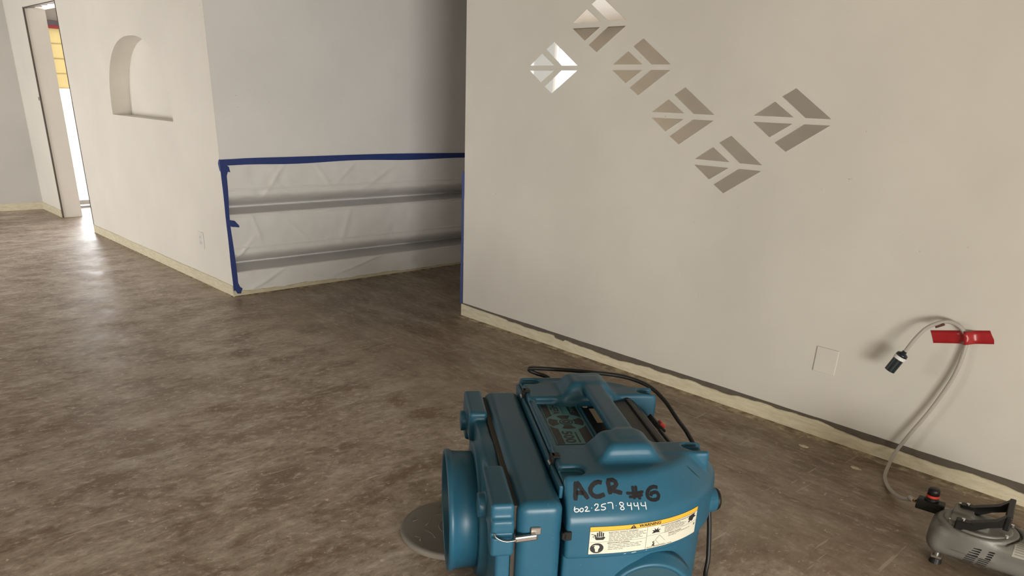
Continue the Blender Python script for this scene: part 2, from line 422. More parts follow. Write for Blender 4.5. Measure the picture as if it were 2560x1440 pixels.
glazing('added_window', 'y', YO-.075, -9.78, -8.62, 1.44, 2.32, 2)  # unseen glazing made up to go with the added arrow lamp
glazing('window_3', 'x', XR+.075, PY0, PY1, .02, PZ1, 2)
rb = thing('added_blind', 'unseen blind added over the patio door to keep its daylight low', 'blind', (XR-.03, (PY0+PY1)/2, 0))  # unseen blind, added so that daylight enters only low down
mesh_box('fabric', (-.004, -1.3, 1.27), (0, 1.3, 2.1), M['wall'], rb); mesh_box('bottom_rail', (-.012, -1.3, 1.25), (.006, 1.3, 1.28), M['frame'], rb, .003)
# cream blind half drawn on the far glazed door
bl = thing('window_blind', 'cream translucent blind with a red edge on the bright far door', 'blind', (XC+.04, (GY0+GY1)/2, 0))
hw = (GY1-GY0)/2
mesh_box('headrail', (-.03, -hw, 1.985), (.03, hw, 2.03), M['blind_rail'], bl, .004)
mesh_box('top_band', (-.012, -hw, 1.95), (-.006, hw, 1.985), M['red_trim'], bl)
zt = 1.95
for k in range(4):
    bm = bmesh.new(); hz = .155
    box(bm, (-.012, -hw, zt-hz+.006), (-.007, hw, zt)); bmo('fold', bm, M['blind'], bl)
    mesh_box('batten', (-.014, -hw, zt-hz), (-.004, hw, zt-hz+.008), M['blind'], bl); zt -= hz
# outside: patio slabs and a garden wall
tag(mesh_box('patio_slab', (-16, -1, -.12), (XC-.15, 9, -.02), M['concrete']), 'pale concrete patio outside the far glazed door', 'patio')
tag(mesh_box('garden_wall', (-15.4, -1, -.02), (-15.2, 9, 1.1), M['blockwall']), 'tan block garden wall beyond the far glazed door', 'wall')

# doorway edges: worn brown corner beads and old header patch
bm = bmesh.new(); box(bm, (XD1-.006, YB-.004, 0), (XD1+.006, YB+.012, DH+.006)); struct(bmo('trim_1', bm, M['old_paint']))
bm = bmesh.new(); box(bm, (XD0-.009, YB-.003, 0), (XD0+.008, YB+.012, DH+.006)); struct(bmo('trim_2', bm, M['old_paint']))
bm = bmesh.new()
poly = [(XD0, 0), (XD1, 0)]+[(XD1+(XD0-XD1)*k/24, .045+.022*math.sin(k*1.3)+.02*rng.random()) for k in range(25)]
prism(bm, poly, lambda x, y, z: (x, YB-.001+y, DH-.004+z*.008)); struct(bmo('trim_3', bm, M['old_paint']))

# ---- baseboards
def rough_strip(name, axis, pos, u0, u1, zlo, zfun, th, mat, sgn=-1, step=.012):
    n = int((u1-u0)/step); bm = bmesh.new(); prev = None
    for k in range(n+1):
        u = u0+(u1-u0)*k/n; z1 = zfun(u)
        P = (lambda d, z: (u, pos+sgn*d, z)) if axis == 'y' else (lambda d, z: (pos+sgn*d, u, z))
        cur = [bm.verts.new(P(0, zlo)), bm.verts.new(P(th, zlo)), bm.verts.new(P(th, z1-.002)), bm.verts.new(P(th*.6, z1)), bm.verts.new(P(0, z1))]
        if prev:
            for i in range(5): bm.faces.new((prev[i], prev[(i+1) % 5], cur[(i+1) % 5], cur[i]))
        else: bm.faces.new(cur)
        prev = cur
    bm.faces.new(prev); return struct(bmo(name, bm, mat))
def h1(u, s=0.):
    return math.sin(u*3.1+s)+.6*math.sin(u*7.7+1.3*s)+.35*math.sin(u*17.3+s*2)+.2*math.sin(u*41+s)
rough_strip('trim_4', 'y', YA, XA+.005, XR, 0, lambda u: .0905+.0006*h1(u*3), .0025, M['old_paint'])
def ctop(u):
    b = .066+.008*h1(u*1.05, .4)+.0018*h1(u*6)
    if u < -3.45: b = .083-(u+3.9)*.018+.001*h1(u*5)
    if -3.02 < u < -2.93: b -= .012
    return min(b, .0885)
rough_strip('baseboard_right', 'y', YA, XA-.004, XR, 0, ctop, .009, M['cream'])
rough_strip('baseboard_left', 'y', YB, XD1+.006, XP+.004, 0, lambda u: .080+.0012*h1(u*2), .009, M['cream'])
rough_strip('baseboard_doorway', 'y', YB, XC, XD0-.009, 0, lambda u: .080, .009, M['cream'])
rough_strip('baseboard_far_left', 'x', XC, YO, YB, 0, lambda u: .080, .009, M['cream'], 1, .1)
rough_strip('baseboard_hall', 'x', XP, YB-.008, 6.2, 0, lambda u: max(.006, .036-.006*(u-2.24)*1.6+.004*h1(u*3)), .012, M['cream'], 1)
# adhesive residue left on the floor along the walls
def residue(name, axis, pos, u0, u1, w, sgn, step=.015):
    n = int((u1-u0)/step); bm = bmesh.new(); prev = None
    for k in range(n+1):
        u = u0+(u1-u0)*k/n; ww = max(.006, w*(1+.45*h1(u*2.3, 1)*.5)+.004*rng.random())
        P = (lambda d, z: (u, pos+sgn*d, z)) if axis == 'y' else (lambda d, z: (pos+sgn*d, u, z))
        cur = [bm.verts.new(P(0, 0)), bm.verts.new(P(0, .004)), bm.verts.new(P(ww*.6, .003)), bm.verts.new(P(ww, 0))]
        if prev:
            for i in range(4): bm.faces.new((prev[i], prev[(i+1) % 4], cur[(i+1) % 4], cur[i]))
        prev = cur
    return struct(bmo(name, bm, M['residue']))
residue('trim_5', 'y', YA-.009, XA-.02, XR, .040, -1)
residue('trim_6', 'y', YB-.009, XD1+.02, XP, .009, -1)
residue('trim_7', 'x', XP+.012, YB, 5.5, .025, 1)

# ------------------------------------------------------------------ plastic sheeting on the hallway wall, and tape
def relief(z):
    def rib(z, zb, zt, D):        # undercut fold: the film curls back under to a crease at zb, then comes out over a ledge
        if z > zt: return 0.
        if z > zb: return -D*(1-(z-zb)/(zt-zb))**1.9
        q = min(1, (zb-z)/.020); return -D*(1-q)**1.3
    d = 0.
    if z > .40: d += rib(z, .600, .715, .27)
    else: d += rib(z, .190, .310, .27)
    for zl, a in ((.566, .007), (.75, -.004), (.344, -.004), (.225, -.006)):
        d -= a*math.exp(-((z-zl)/.006)**2)
    return d
ny, nz = 200, 260; Y0, Y1, Z0, Z1 = YB+.006, 6.0, .018, .935
vs = []; fs = []
for j in range(nz+1):
    z = Z0+(Z1-Z0)*j/nz
    for i in range(ny+1):
        q = (i/ny); y = Y0+(Y1-Y0)*q**1.5
        wob = .0022*math.sin(y*41+z*33+3*math.sin(z*9))*math.sin(z*37-y*19)+.0035*math.sin(y*9+z*6)*math.sin(z*14-y*3)+.003*math.sin(y*23-z*17+math.sin(y*5)*2)*math.sin(z*21+y)
        for (yc, zc, an, am, ln, wd) in ((2.62, .80, .9, .012, .18, .016), (3.0, .86, 2.2, .010, .16, .014), (2.5, .09, .45, .014, .25, .016), (3.35, .13, .25, .012, .3, .014), (3.2, .44, 1.2, .010, .15, .016), (2.8, .42, 2.4, .010, .14, .014), (3.5, .78, .5, .010, .16, .016), (2.35, .33, .8, .014, .09, .012), (2.9, .10, 2.7, .010, .16, .012), (3.25, .86, .7, .009, .14, .012), (2.75, .70, 2.5, .008, .13, .012), (2.45, .50, 1.9, .009, .13, .013)):
            dy, dz = y-yc, z-zc; a_ = dy*math.cos(an)+dz*math.sin(an); b_ = -dy*math.sin(an)+dz*math.cos(an)
            wob += am*math.exp(-(a_/ln)**2-(b_/wd)**2)
        edge = min(1, (y-Y0)/.03, (Z1-z)/.04+.05, (z-Z0)/.04+.02); rl = relief(z)*min(1, max(.0, (y-Y0-.008)/.02))
        vs.append((XP+.005+rl+wob*.7*max(edge, .05), y, z))
for j in range(nz):
    for i in range(ny):
        a_ = j*(ny+1)+i; fs.append((a_, a_+1, a_+ny+2, a_+ny+1))
sh = pyd('plastic_sheet', vs, fs, M['sheet'], None, True)
tag(sh, 'wrinkled white plastic sheet taped across the lower hallway wall', 'plastic sheet')

def tape_strip(name, label, axis, pos, quad_rows, mat, th=.0016, sgn=1, cat='tape', group=None):
    """quad_rows: list of (u0,z0,u1,z1, d) cross edges along the strip, d = stand-off"""
    bm = bmesh.new(); prev = None
    for (u0, z0, u1, z1, d) in quad_rows:
        P = (lambda u, z, dd: (pos+sgn*dd, u, z)) if axis == 'x' else (lambda u, z, dd: (u, pos+sgn*dd, z))
        cur = [bm.verts.new(P(u0, z0, d)), bm.verts.new(P(u1, z1, d)), bm.verts.new(P(u1, z1, d+th)), bm.verts.new(P(u0, z0, d+th))]
        if prev:
            for i in range(4): bm.faces.new((prev[i], prev[(i+1) % 4], cur[(i+1) % 4], cur[i]))
        else: bm.faces.new(cur)
        prev = cur
    bm.faces.new(prev); return tag(bmo(name, bm, mat), label, cat, group)
rows = []
for k in range(41):
    y = YB-.002+(6.0-YB)*k/40; sag = .008*math.exp(-((y-2.24)/.15)**2)*-1+.004*math.sin(y*2.1)
    rows.append((y, .918+sag+.005*math.sin(y*6+.5), y, .963+sag+.001*math.sin(y*4), .007))
tape_strip('blue_tape_strip', 'long blue tape strip along the top edge of the plastic sheet', 'x', XP, rows, M['blue_tape'])
rows = []
for k in range(31):
    z = .935-(.935-.045)*k/30; w = .030+.006*math.sin(z*9)+(.012 if z > .86 else 0)
    rows.append((YB-.004, z, YB+w, z-.002, .0085+.002*math.sin(z*20)))
tape_strip('blue_tape_strip', 'blue tape strip running down the left edge of the plastic sheet', 'x', XP, rows, M['blue_tape'])
rows = [(YB-.006, .935, YB+.055, .905, .012), (YB-.004, .90, YB+.06, .875, .012), (YB+.01, .88, YB+.062, .868, .012)]
tape_strip('blue_tape_piece', 'torn blue tape piece at the top left corner of the sheet', 'x', XP, rows, M['blue_tape'])
rows = [(YB-.004, .560, YB-.004, .520, .012), (YB+.03, .545, YB+.03, .500, .014), (YB+.055, .540, YB+.055, .497, .014), (YB+.085, .505, YB+.085, .492, .014)]
tape_strip('blue_tape_piece', 'short torn blue tape piece halfway down the sheet edge', 'x', XP, rows, M['blue_tape'])
rows = [(YB-.004, .105, YB+.03, .11, .012), (YB+.0, .06, YB+.045, .068, .013), (YB+.02, .022, YB+.055, .060, .014), (YB+.045, .018, YB+.062, .055, .014)]
tape_strip('blue_tape_piece', 'crumpled blue tape end at the bottom left corner of the sheet', 'x', XP, rows, M['blue_tape'])
# wrap of the tape on the corner of the left wall
rows = [(XP-.028, .925, XP-.024, .905, 0), (XP-.012, .948, XP-.014, .88, .0005), (XP+.004, .955, XP+.004, .87, .001)]
tape_strip('blue_tape_piece', 'blue tape tip folded round the corner onto the niche wall', 'y', YB, rows, M['blue_tape'], sgn=-1)
rows = []
for k in range(25):
    z = .962-(.962-.078)*k/24; w = .021+.004*math.sin(z*7)+(-.008 if z > .93 else 0)
    rows.append((XA-w, z, XA+.001+(.004 if z > .80 else 0), z-.001, .001+.0006*math.sin(z*11)))
tape_strip('blue_tape_strip', 'blue tape strip down the free end of the arrow wall', 'y', YA, rows, M['blue_tape'], sgn=-1)

# ------------------------------------------------------------------ mirrored arrow stickers
PARA = [(0, .128), (-.058, .094), (.065, .0125), (.178, .0125)]; TRI = [(-.088, .073), (-.180, .013), (.009, .013)]
ARR = [(-3.153, 1.570, 'leftmost mirrored arrow sticker, lowest of the left pair'), (-2.845, 1.773, 'topmost mirrored arrow sticker, cut by the photo edge'), (-2.548, 1.573, 'mirrored arrow sticker third from left, below the topmost one'),
       (-2.270, 1.358, 'mirrored arrow sticker fourth from left, midway down the diagonal'), (-1.986, 1.157, 'lowest mirrored arrow sticker at the foot of the diagonal'), (-1.706, 1.3625, 'rightmost mirrored arrow sticker, up from the lowest one')]
for x, z, lab in ARR:
    t_ = thing('mirror_arrow', lab, 'wall sticker', (x, YA, z), 0, 'mirrored arrow stickers')
    for poly in (PARA, TRI):
        for s in (1, -1):
            bm = bmesh.new(); prism(bm, [(a, s*b) for a, b in poly], lambda a, b, c: (a, -.0025*c, b))
            o = bmo('mirror_piece', bm, M['mirror'], t_); 
# ------------------------------------------------------------------ wall plates
pl = thing('blank_wall_plate', 'blank painted cover plate on the wall left of the tubing', 'wall plate', (-1.339, YA, .365))
bm = bmesh.new(); box(bm, (-.051, -.006, -.0585), (.051, 0, .0585), .003, 2); bmo('plate', bm, M['wall'], pl)
for s in (-1, 1):
    bm = bmesh.new(); cyl(bm, (0, -.0055, s*.03), (0, -.0068, s*.03), .0035, seg=12); bmo('screw', bm, M['wall'], pl)
pl = thing('wall_outlet', 'white duplex outlet low on the niche wall', 'outlet', (-5.757, YB, .338))
bm = bmesh.new(); box(bm, (-.045, -.007, -.06), (.045, 0, .06), .003, 2); bmo('plate', bm, M['white_plastic'], pl)
for s in (-1, 1):
    bm = bmesh.new(); box(bm, (-.017, -.0095, s*.021-.014), (.017, -.006, s*.021+.014), .003, 2); so = bmo('socket', bm, M['white_plastic'], pl)
    for dx in (-.006, .006):
        mesh_box('slot', (dx-.0012, -.0100, s*.021-.004), (dx+.0012, -.0094, s*.021+.005), M['lab_ink'], so)
bm = bmesh.new(); cyl(bm, (0, -.0065, 0), (0, -.008, 0), .003, seg=12); bmo('screw', bm, M['steel'], pl)
mesh_box('strike_plate', (XD0-.055, YB-.003, 1.21), (XD0-.035, YB, 1.245), M['old_paint']); tag(bpy.data.objects['strike_plate'], 'small dark metal plate on the wall left of the doorway', 'plate')

# ------------------------------------------------------------------ air scrubber
TH = math.radians(55); A0, B0 = .5, -2.02
ax = Vector((math.cos(TH), math.sin(TH), 0)); ay = Vector((-math.sin(TH), math.cos(TH), 0))
org = ax*A0+ay*(-B0)
SC = thing('air_scrubber', 'blue plastic portable air scrubber with carry handle and warning label', 'air scrubber', org, TH)
YS = .05
def se(p):
    x, y, z = p
    return ((np.maximum(x, 0)/.45)**2.4+(np.abs(y-YS)/.45)**2.4+1e-9)**(1/2.4)*.45-.45
def f_body(p):
    x, y, z = p
    s = se(p)
    d = smax(s, (s+.778*(z-.41))/1.267, .012)
    d = smax(d, z-.5, .014); d = smax(d, -.082-x, .012); d = np.maximum(d, .03-z)
    # lower body set back under the label band
    d = smax(d, -np.maximum(-(s+.020), z-.288), .012)
    # stacking ears
    for y0, y1 in ((-.212, -.134), (.234, .312)):
        d = smin(d, rbox(p, (.20, y0, .34), (.369, y1, .5), .008), .012)
    # control recess between the two plateaus
    zf = np.where(x < .265, .474, .474-(x-.265)*.95)
    rec = np.maximum(np.maximum(-.062-x, np.maximum(-.134-y, y-.234)), zf-z)
    d = smax(d, -rec, .010)
    # left rail between recess and filter box, and the flat right side behind the scroll
    d = smax(d, -rbox(p, (-.12, -.134, .486), (-.070, .234, .56), .002), .006)
    d = smax(d, -np.maximum(.362-x, -.115-y), .012)
    # foot pockets on the ears
    for (x0, x1, yc) in ((-.12, -.016, -.292), (-.12, -.016, .392), (.300, .42, -.168), (.300, .42, .270)):
        q = np.maximum(np.abs(y-yc)-.026, np.maximum(x0-x, x-x1)); xe = x1-.026 if x0 < 0 else x0+.026
        cap = np.sqrt(np.maximum((x-xe)*(1 if x0 < 0 else -1), 0)**2+(y-yc)**2)-.026
        d = smax(d, -np.maximum(cap, .482-z), .007)
    return d
def f_handle(p):
    x, y, z = p
    d = rbox(p, (.100, -.20, .512), (.166, .31, .5435), .012)
    for yc in (-.185, .295):
        zz = .546-z
        post = smax(smax(np.abs(x-.122)-(.060+zz*.62), np.abs(y-yc)-(.056+zz*.30), .02), smax(z-.546, .44-z, .01), .02)
        d = smin(d, post, .014)
    return d
def f_all(p): return smin(f_body(p), f_handle(p), .022)
v, f = surf_net(f_all, (-.10, -.43, .0), (.48, .53, .57), .0044)
cen = v[f].mean(1); P3 = (cen[:, 0], cen[:, 1], cen[:, 2])
hm = (f_handle(P3) < f_body(P3)) & (cen[:, 2] > .49)
body = fast_mesh('body', v, f[~hm], M['blue'], SC); hnd = fast_mesh('handle', v, f[hm], M['blue'], SC)
BV = BVHTree.FromPolygons([Vector(q) for q in v.tolist()], f.tolist())

def f_filter(p):
    x, y, z = p
    return rbox(p, (-.211, -.402, .03), (-.092, .405, .46), .026)
v, f = surf_net(f_filter, (-.225, -.42, .015), (-.08, .42, .475), .0055); fast_mesh('filter_housing', v, f, M['blue'], SC)
# rails beside the filter housing
bm = bmesh.new(); box(bm, (-.094, -.34, .44), (-.083, .42, .478), .004, 2); bmo('rail', bm, M['blue'], SC)
mesh_box('seal', (-.222, -.375, .05), (-.208, .38, .445), M['seal'], SC)
def f_cover(p):
    x, y, z = p
    d = rbox(p, (-.262, -.372, .04), (-.219, .378, .436), .010)
    for y0, y1 in ((-.400, -.175), (.198, .405)):
        d = smin(d, rbox(p, (-.281, y0, .36), (-.2195, y1, .463), .010), .006)
    # pads wrap down over the front corner, with a stepped latch keeper
    d = smin(d, rbox(p, (-.281, -.412, .315), (-.2195, -.34, .425), .010), .006)
    d = smax(d, -rbox(p, (-.30, -.43, .372), (-.20, -.398, .386), .003), .004)
    d = smin(d, rbox(p, (-.281, .34, .30), (-.2195, .412, .425), .010), .006)
    # sloped collar down to the duct
    r = np.sqrt((y-.0)**2+(z-.225)**2)
    d = smin(d, np.maximum(r-.205, np.maximum(-.285-x, x+.23)), .03)
    d = np.maximum(d, -np.maximum(r-.165, x+.225-.02))
    for yc, zc in ((.285, .40), (-.285, .40), (.285, .06), (-.285, .06)):
        d = smin(d, np.maximum(np.sqrt((y-yc)**2+(z-zc)**2)-.034, np.maximum(-.302-x, x+.25)), .008)
    return smax(d, .035-z, .004)
v, f = surf_net(f_cover, (-.315, -.43, .02), (-.205, .43, .475), .0046); fast_mesh('intake_cover', v, f, M['blue'], SC)
# round intake duct on the left side
bm = bmesh.new(); Tr = Matrix.Translation((-.26, 0, .225)) @ Matrix.Rotation(-R90, 4, 'Y')
lathe(bm, [(.178, 0), (.180, .06), (.182, .088), (.188, .094), (.188, .106), (.184, .110), (.174, .110), (.171, .106), (.170, 0), (.178, 0)], Tr, 72); bmo('intake_duct', bm, M['blue'], SC, True)
bm = bmesh.new(); lathe(bm, [(.0001, 0), (.170, 0), (.170, .004), (.0001, .004), (.0001, 0)], Matrix.Translation((-.232, 0, .225)) @ Matrix.Rotation(-R90, 4, 'Y'), 48); bmo('intake_screen', bm, M['blue_in'], SC)
# round outlet duct low on the front
yo = -.385
bm = bmesh.new(); lathe(bm, [(.150, 0), (.146, .03), (.136, .040), (.134, .058), (.128, .062), (.120, .060), (.118, 0), (.150, 0)], Matrix.Translation((.168, -.33, .125)) @ Matrix.Rotation(R90, 4, 'X') @ Matrix.Rotation(0, 4, 'Z'), 64); bmo('outlet_duct', bm, M['blue'], SC, True)
bm = bmesh.new(); lathe(bm, [(.0001, 0), (.119, 0), (.119, .004), (.0001, .004), (.0001, 0)], Matrix.Translation((.168, -.372, .125)) @ Matrix.Rotation(R90, 4, 'X'), 48); bmo('outlet_grille', bm, M['blue_in'], SC)
# feet
for x_, y_ in ((-.12, -.33), (-.12, .34), (.28, -.20), (.28, .30)):
    bm = bmesh.new(); cyl(bm, (x_, y_, 0), (x_, y_, .036), .022, .026, 20); bmo('foot', bm, M['rubber'], SC)
# boss and black knob on the right-hand side
bm = bmesh.new(); cyl(bm, (.36, -.19, .335), (.412, -.19, .335), .045, .036, 28); bmo('knob_boss', bm, M['blue'], SC, False)
bm = bmesh.new(); lathe(bm, [(.0001, 0), (.032, 0), (.034, .006), (.031, .012), (.022, .016), (.0001, .016)], Matrix.Translation((.411, -.19, .335)) @ Matrix.Rotation(R90, 4, 'Y'), 32); bmo('knob', bm, M['black'], SC, True)
# dark slit on the scroll
# ---- black control panel in the recess
slope = math.atan(.95); Tp = Matrix.Translation((.268, 0, .478)) @ Matrix.Rotation(slope, 4, 'Y')
bm = bmesh.new(); box(bm, (.194, -.130, .468), (.270, .230, .487), .003, 2); pn = bmo('control_panel', bm, M['panel'], SC)
bm = bmesh.new(); box(bm, (.246, -.128, .480), (.264, .228, .494), .004, 2); bmo('panel_ridge', bm, M['panel'], pn)
bm = bmesh.new(); box(bm, (-.004, -.128, -.006), (.135, .228, .009), .003, 2, Tp); bmo('panel_plate', bm, M['panel'], pn)
bm = bmesh.new(); box(bm, (.045, .085, .006), (.090, .165, .024), .004, 2, Tp); sw = bmo('rocker_switch', bm, M['black'], pn)
bm = bmesh.new(); box(bm, (.060, .095, .022), (.084, .122, .034), .004, 2, Tp); bmo('red_button', bm, M['red'], sw)['label'] = 'small red button'
bm = bmesh.new(); box(bm, (.04, -.10, .006), (.105, .045, .018), .004, 2, Tp); bmo('hour_meter', bm, M['black'], pn)
# ---- stickers on the recess floor
def flat(name, poly, z0, z1, mat, parent):
    bm = bmesh.new(); prism(bm, poly, lambda x, y, c: (x, y, z0+(z1-z0)*c)); return bmo(name, bm, mat, parent)
def rect(x0, y0, x1, y1): return [(x0, y0), (x1, y0), (x1, y1), (x0, y1)]
def text_data(txt, size, bold=0., align='CENTER', ext=0.):
    cu = bpy.data.curves.new('txt', 'FONT'); cu.body = txt; cu.size = size; cu.align_x = align; cu.align_y = 'CENTER'; cu.offset = bold; cu.resolution_u = 3
    o = bpy.data.objects.new('txt', cu); C.objects.link(o)
    bpy.context.view_layer.update(); dg = bpy.context.evaluated_depsgraph_get()
    me = bpy.data.meshes.new_from_object(o.evaluated_get(dg))
    vs = [tuple(q.co[:2]) for q in me.vertices]; fs = [tuple(p.vertices) for p in me.polygons]
    bpy.data.objects.remove(o); bpy.data.curves.remove(cu); bpy.data.meshes.remove(me)
    return vs, fs
def text_fit(txt, w, h, bold=0.):
    vs, fs = text_data(txt, 1., bold); xs = [q[0] for q in vs]; ys = [q[1] for q in vs]
    cx, cy = (min(xs)+max(xs))/2, (min(ys)+max(ys))/2; sx = w/(max(xs)-min(xs)); sy = h/(max(ys)-min(ys))
    return [((x-cx)*sx, (y-cy)*sy) for x, y in vs], fs
ZR = .4745
stk = flat('nameplate_sticker', rect(-.047, -.080, .074, .228), ZR, ZR+.0008, M['st_teal'], SC)
z1 = ZR+.0008; z2 = z1+.0004
def circ(cx, cy, r, a0=0, a1=360, n=36): return [(cx+r*math.cos(math.radians(a0+(a1-a0)*k/n)), cy+r*math.sin(math.radians(a0+(a1-a0)*k/n))) for k in range(n+(0 if a1-a0 >= 360 else 1))]
YM = .082
def bar(x0, x1, y0, y1, side):
    """black bar whose end near the roundel follows a circle"""
    R = .0635; pts = []
    if side > 0:
        pts = [(x0, y1), (x0, YM+math.sqrt(max(R*R-(x0-.0135)**2, 0)))]
        for k in range(1, 9):
            x = x0+(x1-x0)*k/8; pts.append((x, YM+math.sqrt(max(R*R-(x-.0135)**2, 0))))
        pts.append((x1, y1))
    else:
        pts = [(x0, y0)]
        for k in range(0, 9):
            x = x0+(x1-x0)*k/8; pts.append((x, YM-math.sqrt(max(R*R-(x-.0135)**2, 0))))
        pts.append((x1, y0)); pts.reverse()
    return pts
for x0, x1 in ((-.044, -.022), (.040, .070)):
    for s in (1, -1):
        flat('black_bar', bar(x0, x1, -.077, .225, s), z1, z2, M['st_black'], stk)
def ring_quarter(a0, a1, r0, r1): return circ(.0135, YM, r1, a0, a1, 12)+circ(.0135, YM, r0, a1, a0, 12)
for a_ in (0, 90, 180, 270): flat('roundel_blade', ring_quarter(a_-24, a_+24, .026, .052) if a_ % 180 else ring_quarter(a_-32, a_+32, .027, .056), z1, z2, M['st_black'], stk)
flat('roundel_hub', circ(.0135, YM, .022), z1, z2, M['st_black'], stk)
flat('roundel_ring', circ(.0135, YM, .017)[:], z2, z2+.0003, M['st_teal'], stk); flat('roundel_core', circ(.0135, YM, .0135), z2+.0003, z2+.0006, M['st_black'], stk)
flat('roundel_mark', [(.0135+x, YM+y) for x, y in ((-.009, .002), (-.002, -.006), (.010, -.003), (.003, .000), (.006, .006), (-.003, .001))], z2+.0006, z2+.0009, M['st_teal'], stk)
def lay_text(txt, w, h, cx, cy, z, mat, parent, name, bold=0.):
    """text lying flat, reading toward -y, letter tops toward +x"""
    vs, fs = text_fit(txt, w, h, bold)
    return pyd(name, [(cx+y, cy-x, z) for x, y in vs], fs, mat, parent)
lay_text('HEPA', .076, .027, -.004, .183, z2, M['st_black'], stk, 'lettering', .028)
lay_text('500', .084, .033, -.001, -.030, z2, M['st_black'], stk, 'lettering', .028)
lay_text('DRI-EAZ', .062, .013, .052, .188, z2+.0003, M['st_teal'], stk, 'lettering', .01)
lay_text('DEFENDAIR', .074, .006, .0185, .183, z2, M['st_black'], stk, 'lettering')
for k in range(9): flat('small_print', rect(.022, .004-k*.0085-.006, .0275, .004-k*.0085), z1, z2, M['st_black'], stk)
bm = bmesh.new(); box(bm, (.0785, -.12, .470), (.0865, .222, .481), .003, 2); bmo('recess_ridge', bm, M['blue'], SC)
st2 = flat('instruction_sticker', rect(.090, -.125, .198, .215), ZR, ZR+.0008, M['st_black'], SC)
flat('inset_label', rect(.112, .070, .132, .185), z1, z2, M['st_beige'], st2)
flat('white_dot', circ(.103, .203, .009), z1, z2, M['lab_white'], st2)
# ---- black clips with metal pins along the left edge, steel draw latch on the front
def clip(T):
    bm = bmesh.new(); box(bm, (-.012, -.013, -.003), (.010, .013, .004), .002, 1, T); box(bm, (-.016, -.010, -.050), (-.003, .010, .004), .002, 1, T); box(bm, (-.015, -.006, -.075), (-.003, .006, -.048), .002, 1, T)
    o = bmo('clip', bm, M['black'], SC)
    bm = bmesh.new(); cyl(bm, T @ Vector((-.017, -.008, -.020)), T @ Vector((-.017, .008, -.020)), .0045, seg=10); bmo('pin', bm, M['chrome'], o)
clip(Matrix.Translation((-.078, .295, .501))); clip(Matrix.Translation((-.078, -.205, .501)))
clip(Matrix.Translation((-.078, -.402, .365)) @ Matrix.Rotation(R90, 4, 'X'))
bm = bmesh.new(); box(bm, (-.220, -.419, .363), (-.160, -.406, .380), .004, 2, Matrix.Translation((-.19, -.41, .372)) @ Matrix.Rotation(math.radians(-6), 4, 'Y') @ Matrix.Translation((.19, .41, -.372))); lt = bmo('draw_latch', bm, M['chrome'], SC); lt['label'] = 'shiny steel draw latch'
bm = bmesh.new(); box(bm, (-.178, -.4085, .376), (-.150, -.4015, .397), .002, 1); bmo('latch_plate', bm, M['chrome'], lt)
bm = bmesh.new(); tube(bm, catmull([(-.272, -.412, .388), (-.268, -.418, .380), (-.252, -.421, .371), (-.236, -.421, .368), (-.215, -.418, .369)], 6), .0022, 8); bmo('wire_bail', bm, M['chrome'], lt, True)

# ---- writing on the sloping front: conformed to the moulded surface
P0 = Vector((0, -.33, .5)); TV = Vector((0, -.07, -.09)).normalized(); NV = Vector((1, 0, 0)).cross(TV); NV = NV if NV.z > 0 else -NV
def slope_pt(x, s, off):
    q = P0+Vector((x, 0, 0))+TV*s; h, nn, i, d = BV.ray_cast(q+NV*.12, -NV, .3)
    if h is None: return q+NV*off
    return h+nn*off if nn.dot(NV) > 0 else h-nn*off
def ribbon(name, strokes, width, mat, off, rnd=True):
    verts = []; faces = []
    for st_ in strokes:
        pts = [Vector((a, b, 0)) for a, b in st_]
        pts = catmull(pts, 5) if len(pts) > 2 else [pts[0].lerp(pts[1], k/6) for k in range(7)]
        n = len(pts)
        for i, p in enumerate(pts):
            d = (pts[min(i+1, n-1)]-pts[max(i-1, 0)]).normalized(); nr = Vector((-d.y, d.x, 0))
            w = width*.5*(1+.08*math.sin(i*1.7)); w *= (.75 if i in (0, n-1) else 1)
            for k in (-1, -.33, .33, 1): verts.append(slope_pt(*(p+nr*w*k)[:2], off))
        b0 = len(verts)-4*n
        for i in range(n-1):
            for k in range(3): faces.append((b0+4*i+k, b0+4*i+k+1, b0+4*i+5+k, b0+4*i+4+k))
    return pyd(name, verts, faces, mat, SC)
ACR = [[(-0.0512, 0.0139), (-0.0562, 0.0631)], [(-0.0493, 0.014), (-0.0223, 0.0605)], [(-0.0536, 0.0433), (-0.0325, 0.0441)], [(0.0182, 0.0191), (0.0086, 0.0169), (-0.0034, 0.0213), (-0.0131, 0.0324), (-0.0132, 0.0448), (-0.0043, 0.0536), (0.0072, 0.055), (0.0232, 0.0499)], [(0.0343, 0.0139), (0.0387, 0.0504)], [(0.0322, 0.0148), (0.0481, 0.0129), (0.0562, 0.0204), (0.0533, 0.0299), (0.0381, 0.0361), (0.0569, 0.0438), (0.0712, 0.0478)]]
HASH = [[(0.1015, 0.0297), (0.1025, 0.0489), (0.1038, 0.0652)], [(0.1104, 0.029), (0.1119, 0.0531), (0.1214, 0.0653)], [(0.0819, 0.0486), (0.1054, 0.049), (0.1315, 0.0452)], [(0.0887, 0.0589), (0.1125, 0.0569), (0.1286, 0.0533)]]
SIX = [[(0.1743, 0.0341), (0.1626, 0.0322), (0.1491, 0.0375), (0.1418, 0.0503), (0.1439, 0.0623), (0.1567, 0.0677), (0.1705, 0.0644), (0.1747, 0.0534), (0.1669, 0.047), (0.1547, 0.0498), (0.1509, 0.0574)]]
